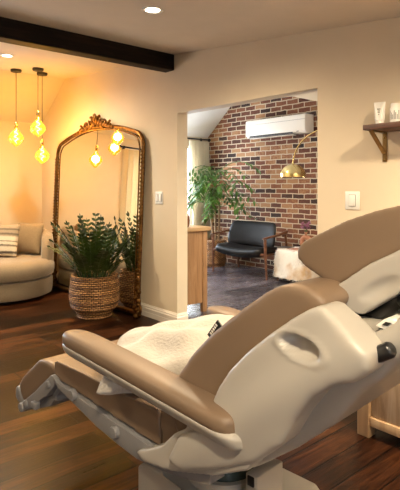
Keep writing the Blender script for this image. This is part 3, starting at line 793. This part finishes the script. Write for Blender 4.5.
# ------------------------------------------------------------------ washed-wood cabinet at lower right
wc = empty('sideboard', (-.70, 2.61, 0), 0, 'pale washed-wood sideboard against the wall behind the headrest, at lower right', 'cabinet')
hx = .755; y0, y1, H = -.262, .250, .80
bm = B(); box(bm, -hx+.03, hx-.03, y0+.045, y1, .075, H-.04); obj('body', bm, M['washed'], wc, smooth=False)
for sx in (-1,1):
    for (a_, b_) in ((y0, y0+.065), (y1-.065, y1)):
        bm = B(); x0, x1 = (hx-.068, hx) if sx > 0 else (-hx, -hx+.068)
        box(bm, x0, x1, a_, b_, 0, H-.03); obj('leg', bm, M['washedz'], wc, bevel=.004)
bm = B(); box(bm, -hx+.068, hx-.068, y0+.006, y0+.045, .062, .108); box(bm, -hx+.068, hx-.068, y0+.006, y0+.045, H-.08, H-.03); obj('rail', bm, M['washedz'], wc, bevel=.003)
bm = B(); box(bm, -hx-.02, hx+.02, y0-.02, y1+.0, H-.03, H); obj('cabinet_top', bm, M['washedz'], wc, bevel=.005)
for k in range(3):
    w_ = (2*hx-.136)/3; xa = -hx+.068+k*w_
    bm = B(); box(bm, xa+.004, xa+w_-.004, y0+.02, y0+.046, .112, H-.084); dd = obj('door', bm, M['washed'], wc, bevel=.003)
    bm = B(); cyl(bm, (xa+w_-.05, y0+.022, .45), (xa+w_-.05, y0-.004, .45), .012); obj('knob', bm, M['brassd'], dd)

# ------------------------------------------------------------------ wall shelf with products
sh = empty('wall_shelf', (-1.12, YW, 1.655), 0, 'dark wooden shelf on brass brackets on the wall at right', 'shelf')
bm = B(); box(bm, -.508, .55, -.20, 0, -.016, .016); obj('shelf_board', bm, M['shelfw'], sh, bevel=.004)
for bx in (-.474, .42):
    bm = B(); box(bm, bx-.014, bx+.014, -.006, 0, -.20, -.018); box(bm, bx-.014, bx+.014, -.165, 0, -.024, -.018)
    R = [[Vector((bx+dx, y+dy, zz)) for dx, dy in [(-.014,-.004),(.014,-.004),(.014,.004),(-.014,.004)]] for y, zz in ((-.158,-.024),(-.008,-.15))]
    rings(bm, R); br_ = obj('bracket', bm, M['brassd'], sh, smooth=False)
    for sz in (-.185,-.05):
        bm = B(); ball(bm, (bx, -.008, sz), (.006,.004,.006), 8); obj('screw', bm, M['brass'], br_)
SZ = 1.674
tb = empty('cream_tube', (-1.575, 2.79, SZ), .25, 'white squeeze tube standing on its cap at the left end of the shelf', 'tube')
bm = B(); R = []
for zz, w_, d_ in [(.022,.024,.024),(.026,.028,.027),(.06,.030,.024),(.10,.032,.014),(.128,.034,.004),(.138,.034,.002)]:
    R.append([Vector((w_*math.cos(2*PI*k/24), d_*math.sin(2*PI*k/24), zz)) for k in range(24)])
rings(bm, R); obj('tube_body', bm, M['white_plastic'], tb)
bm = B(); lathe(bm, [(.001,0),(.024,0),(.024,.022),(.001,.022)], seg=24); obj('cap', bm, M['ac'], tb)
bm = B()
for zz, w_ in ((.092,.018),(.080,.012),(.072,.014),(.058,.009)): box(bm, -w_/2, w_/2, -.0245, -.0150 if zz > .09 else -.0225, zz, zz+.003)
obj('printed_label', bm, M['labelg'], tb, smooth=False)
jb = empty('lotion_bottle', (-1.478, 2.80, SZ), .1, 'white cylindrical bottle with a dark printed band next to the squeeze tube', 'bottle')
bm = B(); lathe(bm, [(.001,0),(.031,0),(.033,.004),(.033,.088),(.031,.092),(.001,.092)], seg=28); obj('bottle_body', bm, M['white_plastic'], jb)
bm = B(); lathe(bm, [(.001,.092),(.029,.092),(.029,.116),(.027,.118),(.001,.118)], seg=28); obj('cap', bm, M['ac'], jb)
bm = B()
for k in range(7):
    a0 = -2.3+.26*k; R = []
    pr = [(.0335, .022), (.0335, .075 - .012*(k%3))]
    V_ = [bm.verts.new((r_*math.cos(a), r_*math.sin(a), zz)) for a, (r_, zz) in [(a0,pr[0]),(a0+.12,pr[0]),(a0+.12,pr[1]),(a0,pr[1])]]
    bm.faces.new(V_)
obj('printed_label', bm, M['labelg'], jb, smooth=False)
bb_ = empty('amber_bottle', (-1.395, 2.80, SZ), 0, 'brown bottle on the shelf at the right edge of the picture', 'bottle')
bm = B(); lathe(bm, [(.001,0),(.032,0),(.034,.006),(.034,.09),(.026,.105),(.014,.112),(.014,.12)], seg=28); obj('bottle_body', bm, M['brownbottle'], bb_)
bm = B(); lathe(bm, [(.001,.138),(.016,.138),(.016,.118),(.001,.118)], seg=20); obj('cap', bm, M['black'], bb_)

# ------------------------------------------------------------------ treatment chair
U0, V0 = .65, .28
ang = math.radians(3.9); ca, sa = math.cos(ang), math.sin(ang)
OX, OY = -1.916, .887
def cw(u, v): return (OX + u*ca - v*sa, OY + u*sa + v*ca)
ch = empty('treatment_chair', (*cw(U0, V0), 0), ang, 'reclined tan and cream electric treatment chair in the foreground', 'chair')
def uz(pts): return [(u-U0, z) for u, z in pts]
VS = lambda v: v - V0
V = M['vinyl']; C = M['cream']
# leg cushion
bm = B(); slab(bm, uz([(-.012,.592),(-.03,.57),(-.022,.535),(.02,.520),(.373,.497),(.645,.480),(.64,.60),(.45,.592),(.2,.595)]), VS(0), VS(.56))
soft('leg_cushion', bm, V, ch, .008, 2)
bm = B(); slab(bm, uz([(.652,.485),(.80,.485),(.90,.50),(.90,.63),(.80,.625),(.648,.603)]), VS(.0), VS(.56)); soft('seat_cushion', bm, V, ch, .008, 2)
for nm_, v_, pp in (('piping', .003, [(-.022,.580),(-.004,.588),(.2,.591),(.45,.588),(.636,.596)]), ('piping', .557, [(-.022,.580),(-.004,.588),(.2,.591),(.45,.588),(.636,.596)])):
    bm = B(); tube(bm, [(u-U0, VS(v_), z_) for u, z_ in pp], .003, 6); obj(nm_, bm, V, bpy.data.objects['leg_cushion'])
# side frame of leg section
bm = B()
poly = uz([(-.012,.536),(.023,.516),(.373,.492),(.60,.478),(.70,.485),(.80,.50),(.88,.52),(.88,.47),(.783,.445),(.67,.425),(.545,.413),(.433,.422),(.31,.438),(.174,.470),(.086,.486),(.03,.498)])
slab(bm, poly, VS(-.015), VS(.045)); slab(bm, poly, VS(.515), VS(.575)); box(bm, .1-U0, .85-U0, VS(.04), VS(.52), .465, .495)
obj('leg_frame', bm, M['grey_plastic'], ch, bevel=.008, seg=3)
for u, zz in ((.155,.508),(.43,.462)):
    bm = B(); lathe(bm, [(.001,-.012),(.018,-.012),(.022,-.006),(.022,.006)], (u-U0, VS(-.018), zz), seg=24, mtx=Matrix.Rotation(-PI/2,4,'X')); obj('pivot_cap', bm, M['grey_plastic'], ch)
# footrest
bm = B(); slab(bm, uz([(-.165,.546),(-.222,.536),(-.385,.415),(-.418,.374),(-.402,.325),(-.365,.300),(-.10,.488),(-.085,.50),(-.075,.535),(-.10,.545)]), VS(.03), VS(.50)); fc = soft('footrest', bm, V, ch, .009, 3)
bm = B()
for v0 in (.0, .485):
    slab(bm, uz([(-.055,.522),(-.025,.516),(-.028,.482),(-.10,.415),(-.13,.42),(-.165,.375),(-.20,.348),(-.30,.290),(-.345,.298),(-.310,.336),(-.2,.41)]), VS(v0), VS(v0+.045))
    cyl(bm, (-.315-U0, VS(v0-.012), .308), (-.315-U0, VS(v0+.02), .308), .021, seg=20); cyl(bm, (-.275-U0, VS(v0-.010), .335), (-.275-U0, VS(v0+.02), .335), .018, seg=16); cyl(bm, (-.07-U0, VS(v0-.010), .478), (-.07-U0, VS(v0+.02), .478), .016, seg=20)
    box(bm, -.20-U0, -.16-U0, VS(v0-.018), VS(v0+.01), .345, .375)
box(bm, -.16-U0, -.06-U0, VS(.03), VS(.5), .40, .43)
slab(bm, uz([(-.10,.47),(-.33,.315),(-.27,.300),(-.12,.36),(-.03,.455),(-.05,.49)]), VS(.03), VS(.50))
obj('foot_bracket', bm, M['grey_plastic'], ch, bevel=.005)
bm = B(); slab(bm, uz([(-.448,.350),(-.428,.366),(-.39,.345),(-.358,.306),(-.372,.290),(-.42,.290),(-.448,.31)]), VS(.025), VS(.505)); soft('foot_plate', bm, M['grey_plastic'], ch, .01, 3)
# arms
def arm(v, u0=.150, ln=.865, name='armrest'):
    a = B(); stations = []
    us = [0,.006,.02,.05,.10,.2,.35,.5,.65,.8,.9,.95,.98,.994,1.0]
    def w_at(t): # plan half width
        e0 = min(1, t*ln/.10); e1 = min(1, (1-t)*ln/.05)
        return .0525*math.sqrt(max(0.0, 1-(1-e0)**2))*math.sqrt(max(0.0,1-(1-e1)**2)) + .003
    def zb(t): return .716 - .052*max(0,(t-.15))/.85 + .018*max(0,.15-t)/.15*0
    R = []
    for t in us:
        u = u0 + ln*t; w = w_at(t); h = .025*min(1, (w/.0525)**.6)+.002
        R.append(superring((u-U0, VS(v), zb(t)+.022), w*1.0, h*1.16, (0,1,0), (0,0,1), 2.7, 24))
    rings(a, R); o1 = obj('arm_cushion', a, V, None, sub=1)
    s_ = B(); R = []
    for t in us:
        u = u0 - .004 + (ln+.02)*t; w = w_at(t)*1.06; h = .020*min(1, (w/.0525)**.8)+.002
        rg = superring((u-U0, VS(v), zb(t)-.014), w*1.0, h*1.25, (0,1,0), (0,0,1), 3.2, 24)
        for p_ in rg:
            k_ = max(0, min(1, (zb(t)+.006 - p_.z)/(.045))); p_.y = VS(v) + (p_.y-VS(v))*(1-.42*k_)
        R.append(rg)
    rings(s_, R); o2 = obj(name, s_, C, ch, sub=1); o1.parent = o2; o1.name = 'arm_cushion'
    return o2
arm(-.04); arm(.61, .265, .75)
for v in (-.034, .534):   # the hub that carries each arm and runs down into the rail
    bm = B(); slab(bm, uz([(.690,.515),(.745,.570),(.80,.605),(.81,.672),(1.01,.672),(1.06,.650),(1.085,.66),(1.03,.575),(.915,.515),(.806,.478),(.72,.450),(.60,.430),(.56,.45),(.62,.478)]), VS(v), VS(v+.06)); o = soft('arm_support', bm, C, ch, .008, 4)
    if v < 0:
        for q in o.data.vertices:
            u, z_ = q.co.x+U0, q.co.z
            a_, b_ = ((u-.832)*.8+(z_-.555)*.6)/.032, (-(u-.832)*.6+(z_-.555)*.8)/.020
            d_ = a_**4+b_**4
            if d_ < 1 and q.co.y < VS(-.01): q.co.y += .020*(1-d_)**.5*(1.0 if a_ > 0 else .6)
bm = B(); slab(bm, uz([(.812,.566),(.842,.572),(.836,.540),(.806,.534)]), VS(-.0385), VS(-.025)); obj('slot', bm, M['dark'], ch, bevel=.003)
# backrest cushion
bm = B(); pad = uz([(.70,.62),(.735,.735),(.80,.818),(.862,.877),(.92,.926),(.975,.968),(1.022,1.002),(1.068,1.034),(1.11,1.056),(1.145,1.064),(1.19,1.064),(1.225,1.05),(1.245,1.03),(1.20,.98),(1.03,.84),(.93,.72),(.90,.60),(.85,.53),(.75,.52)])
slab(bm, pad, VS(-.012), VS(.572)); soft('back_cushion', bm, V, ch, .011, 7)
# side shell (upper, bulging) and rear cover (tucked in beneath it)
shA = uz([(.902,.70),(.930,.762),(.973,.822),(1.028,.879),(1.094,.935),(1.165,.990),(1.208,1.018),(1.246,1.036),(1.292,1.008),(1.336,.978),(1.370,.955),(1.364,.918),(1.335,.888),(1.286,.868),(1.232,.826),(1.184,.762),(1.142,.686),(1.055,.605),(.92,.535),(.80,.487),(.74,.50),(.78,.58),(.86,.63)])
def shell_wing(v0, v1, outer):
    bm = B(); slab(bm, shA, VS(v0), VS(v1))
    o = obj('side_shell', bm, C, ch)
    md = o.modifiers.new('rm','REMESH'); md.mode = 'VOXEL'; md.voxel_size = .0075; md.use_smooth_shade = True
    md = o.modifiers.new('sm','SMOOTH'); md.factor = .6; md.iterations = 9
    bake(o)
    vo = VS(v0 if outer < 0 else v1)
    for v in o.data.vertices:
        if abs(v.co.y - vo) > .05: continue
        u, z_ = v.co.x + U0, v.co.z
        # gentle crown along the middle of the wing
        k = (u-.95)*.62 - (z_-.72)*.78
        v.co.y += outer*.018*math.exp(-((k-.055)/.06)**2)
        # moulded grip pocket
        c_, s_ = math.cos(.10), math.sin(.10); du, dz = u-1.196, z_-.932
        a_, b_ = (du*c_ - dz*s_)/.058, (du*s_ + dz*c_)/.024
        q = a_*a_ + b_*b_
        v.co.y -= outer*(.026 + .020*max(0, -a_)**.7)*max(0, 1-q**2.2)**.6 if q < 1 else 0
        # rolled lip round the pocket
        if 1 <= q < 2.2: v.co.y += outer*.004*math.sin((q-1)/1.2*PI)
    return o
sa_ = shell_wing(-.042, .055, -1); shell_wing(.505, .602, 1)
bm = B(); shB = uz([(.90,.66),(1.20,.965),(1.27,.985),(1.335,.975),(1.405,1.035),(1.50,1.09),(1.60,1.13),(1.66,1.12),(1.62,1.07),(1.50,1.01),(1.405,.950),(1.35,.872),(1.31,.842),(1.235,.738),(1.126,.640),(1.00,.543),(.858,.462),(.74,.425),(.66,.415),(.70,.50),(.80,.55)])
slab(bm, shB, VS(.028), VS(.532)); soft('back_cover', bm, C, ch, .011, 10)
# headrest
hr = None
bm = B(); slab(bm, uz([(1.172,1.038),(1.215,1.064),(1.285,1.116),(1.358,1.156),(1.46,1.205),(1.47,1.12),(1.358,1.055),(1.290,1.006),(1.268,.990),(1.232,.994),(1.185,1.014)]), VS(.105), VS(.455)); hr = soft('headrest', bm, C, ch, .007, 4)
for q in hr.data.vertices:
    a_, b_ = ((q.co.x+U0-1.315)*.83+(q.co.z-1.062)*.56)/.06, (-(q.co.x+U0-1.315)*.56+(q.co.z-1.062)*.83)/.022
    if a_*a_+b_*b_ < 1 and q.co.y < VS(.14): q.co.y += .016*(1-(a_*a_+b_*b_))
bm = B(); slab(bm, uz([(1.072,1.105),(1.068,1.13),(1.09,1.154),(1.141,1.180),(1.213,1.215),(1.292,1.243),(1.353,1.258),(1.45,1.272),(1.50,1.25),(1.48,1.21),(1.358,1.150),(1.28,1.108),(1.20,1.052),(1.185,1.045),(1.14,1.064),(1.095,1.086)]), VS(.125), VS(.435)); hp = soft('head_cushion', bm, V, hr, .008, 4)
# stitched seam along the headrest rim
bm = B(); seam = [(1.141,1.172),(1.213,1.206),(1.292,1.233),(1.353,1.247),(1.44,1.26)]
tube(bm, [(u-U0, VS(.131), z_) for u, z_ in seam], .0035, 6); obj('piping', bm, V, hp)
# neck bar, joint and clamp
bm = B(); tube(bm, [(1.215-U0, VS(.16), .955),(1.25-U0, VS(.16), .962),(1.31-U0, VS(.16), 1.010),(1.42-U0, VS(.16), 1.10)], .024, 12); obj('neck_bar', bm, M['black_plastic'], ch)
bm = B(); ball(bm, (1.36-U0, VS(.16), 1.035), (.032,.03,.022), 14); tube(bm, [(1.33-U0,VS(.17),1.03),(1.44-U0,VS(.15),1.085)], .012, 8); tube(bm, [(1.36-U0,VS(.12),1.01),(1.42-U0,VS(.12),1.05)], .010, 8); obj('neck_joint', bm, M['black_plastic'], ch)
kn = B(); ca_ = (1.372-U0, VS(.005), .950)
lathe(kn, [(.001,-.024),(.014,-.024),(.018,-.016),(.018,.016),(.014,.024),(.001,.024)], ca_, seg=10, mtx=Matrix.Rotation(1.0,4,'Y')); cyl(kn, (1.35-U0, VS(.05), .955), (1.376-U0, VS(.005), .950), .006); obj('knob', kn, M['black_plastic'], ch, bevel=.003)
bm = B(); slab(bm, uz([(1.335,.992),(1.358,1.012),(1.392,1.014),(1.37,.985)]), VS(.04), VS(.10)); pl = obj('latch_plate', bm, M['white_plastic'], ch, bevel=.003)
bm = B(); slab(bm, uz([(1.353,.998),(1.361,1.006),(1.374,1.006),(1.366,.998)]), VS(.036), VS(.05)); obj('latch_slot', bm, M['black_plastic'], pl, smooth=False)
# stitched-in maker's tag on the cushion edge
TG = [(.843,.868),(.865,.852),(.899,.903),(.884,.918)]
TG = [(u-.004, z_+.006) for u, z_ in TG]
bm = B(); slab(bm, uz(TG), VS(.015), VS(.019)); tg = obj('care_tag', bm, M['black'], ch, smooth=False)
bm = B()
for k in range(5):
    t = .18+.14*k; u, z_ = TG[0][0]*.5+TG[1][0]*.5 + t*.037, TG[0][1]*.5+TG[1][1]*.5 + t*.051
    slab(bm, uz([(u,z_),(u+.003,z_+.0045),(u-.004,z_+.009),(u-.006,z_+.005)]), VS(.0135), VS(.0150))
obj('tag_print', bm, M['white_plastic'], tg, smooth=False)
# base: column casing, swivel ring, power inlet, foot plate
bm = B(); slab(bm, uz([(.40,.03),(.40,.285),(.425,.306),(.53,.318),(.57,.295),(.92,.295),(.95,.27),(.95,.03)]), VS(.10), VS(.46)); obj('base_casing', bm, C, ch, bevel=.018, seg=4)
bm = B(); lathe(bm, [(.001,.29),(.118,.29),(.132,.298),(.135,.318),(.128,.328),(.112,.330),(.112,.318),(.001,.318)], (.665-U0, 0, 0), seg=48); obj('swivel_ring', bm, M['cream'], ch)
bm = B(); lathe(bm, [(.001,.31),(.106,.31),(.106,.43),(.001,.43)], (.665-U0, 0, 0), seg=48); obj('swivel_column', bm, M['blue_glass'], ch)
bm = B(); slab(bm, uz([(.60,.49),(.64,.415),(.78,.425),(.92,.50),(.88,.53),(.7,.50)]), VS(.06), VS(.50)); obj('seat_carriage', bm, M['dark'], ch, bevel=.01)
bm = B(); box(bm, .84-U0, .885-U0, VS(.185), VS(.32), .29, .408); inl = obj('power_inlet', bm, C, ch, bevel=.004)
bm = B(); box(bm, .85-U0, .875-U0, VS(.180), VS(.188), .375, .405); obj('socket', bm, M['black_plastic'], inl, bevel=.002)
bm = B(); box(bm, -.40, .40, -.24, .24, 0, .04); obj('foot_plate', bm, C, ch, bevel=.015, seg=3)
bm = B(); box(bm, -.22, .30, -.14, .14, .035, .06); obj('base_collar', bm, M['grey_plastic'], ch, bevel=.005)

# ------------------------------------------------------------------ pillow on the seat
px_, py_ = cw(.43, .27)
rot = Matrix.Rotation(ang + .80, 4, 'Z') @ Matrix.Rotation(PI/2 - .0, 4, 'X')
pil = cushion_obj('white_pillow', .55, .52, .165, (px_, py_, .674), Matrix.Rotation(.17,4,'X') @ Matrix.Rotation(-.08,4,'Y') @ rot, M['pillow'], 'plush white square pillow lying on the seat of the treatment chair', 'pillow', lump=.5, seed=4, n=26, pinch=.05)

# ------------------------------------------------------------------ light
w = bpy.data.worlds.new('World'); SC.world = w; w.use_nodes = True
bg = w.node_tree.nodes['Background']
bg.inputs['Color'].default_value = (.80,.90,1,1); bg.inputs['Strength'].default_value = 27.0
def portal(x, y0, y1, z0, z1, sgn):
    ld = bpy.data.lights.new('window_daylight', 'AREA'); ld.shape = 'RECTANGLE'; ld.size = y1-y0; ld.size_y = z1-z0
    ld.cycles.is_portal = True
    o = bpy.data.objects.new('window_daylight', ld); COL.objects.link(o); o.location = (x, (y0+y1)/2, (z0+z1)/2)
    o.rotation_euler = (PI/2, 0, -PI/2) if sgn > 0 else (PI/2, 0, PI/2)
portal(XL-.10, *WIN[0], 1); portal(XL-.10, *WIN[1], 1); portal(XR+.09, *RW, -1)

# ------------------------------------------------------------------ camera (level, lens shifted)
cd = bpy.data.cameras.new('camera'); cam = bpy.data.objects.new('camera', cd); COL.objects.link(cam)
cd.sensor_fit = 'HORIZONTAL'; cd.sensor_width = 36; cd.lens = 45.0
cd.shift_y = -(245-187)/400; cd.clip_start = .02
cam.location = (0, 0, 1.3); cam.rotation_euler = (PI/2, 0, math.atan2(.757, .653))
SC.camera = cam
SC.view_settings.view_transform = 'Standard'; SC.view_settings.look = 'None'
SC.view_settings.exposure = -0.12; SC.view_settings.gamma = 1; SC.view_settings.use_curve_mapping = False
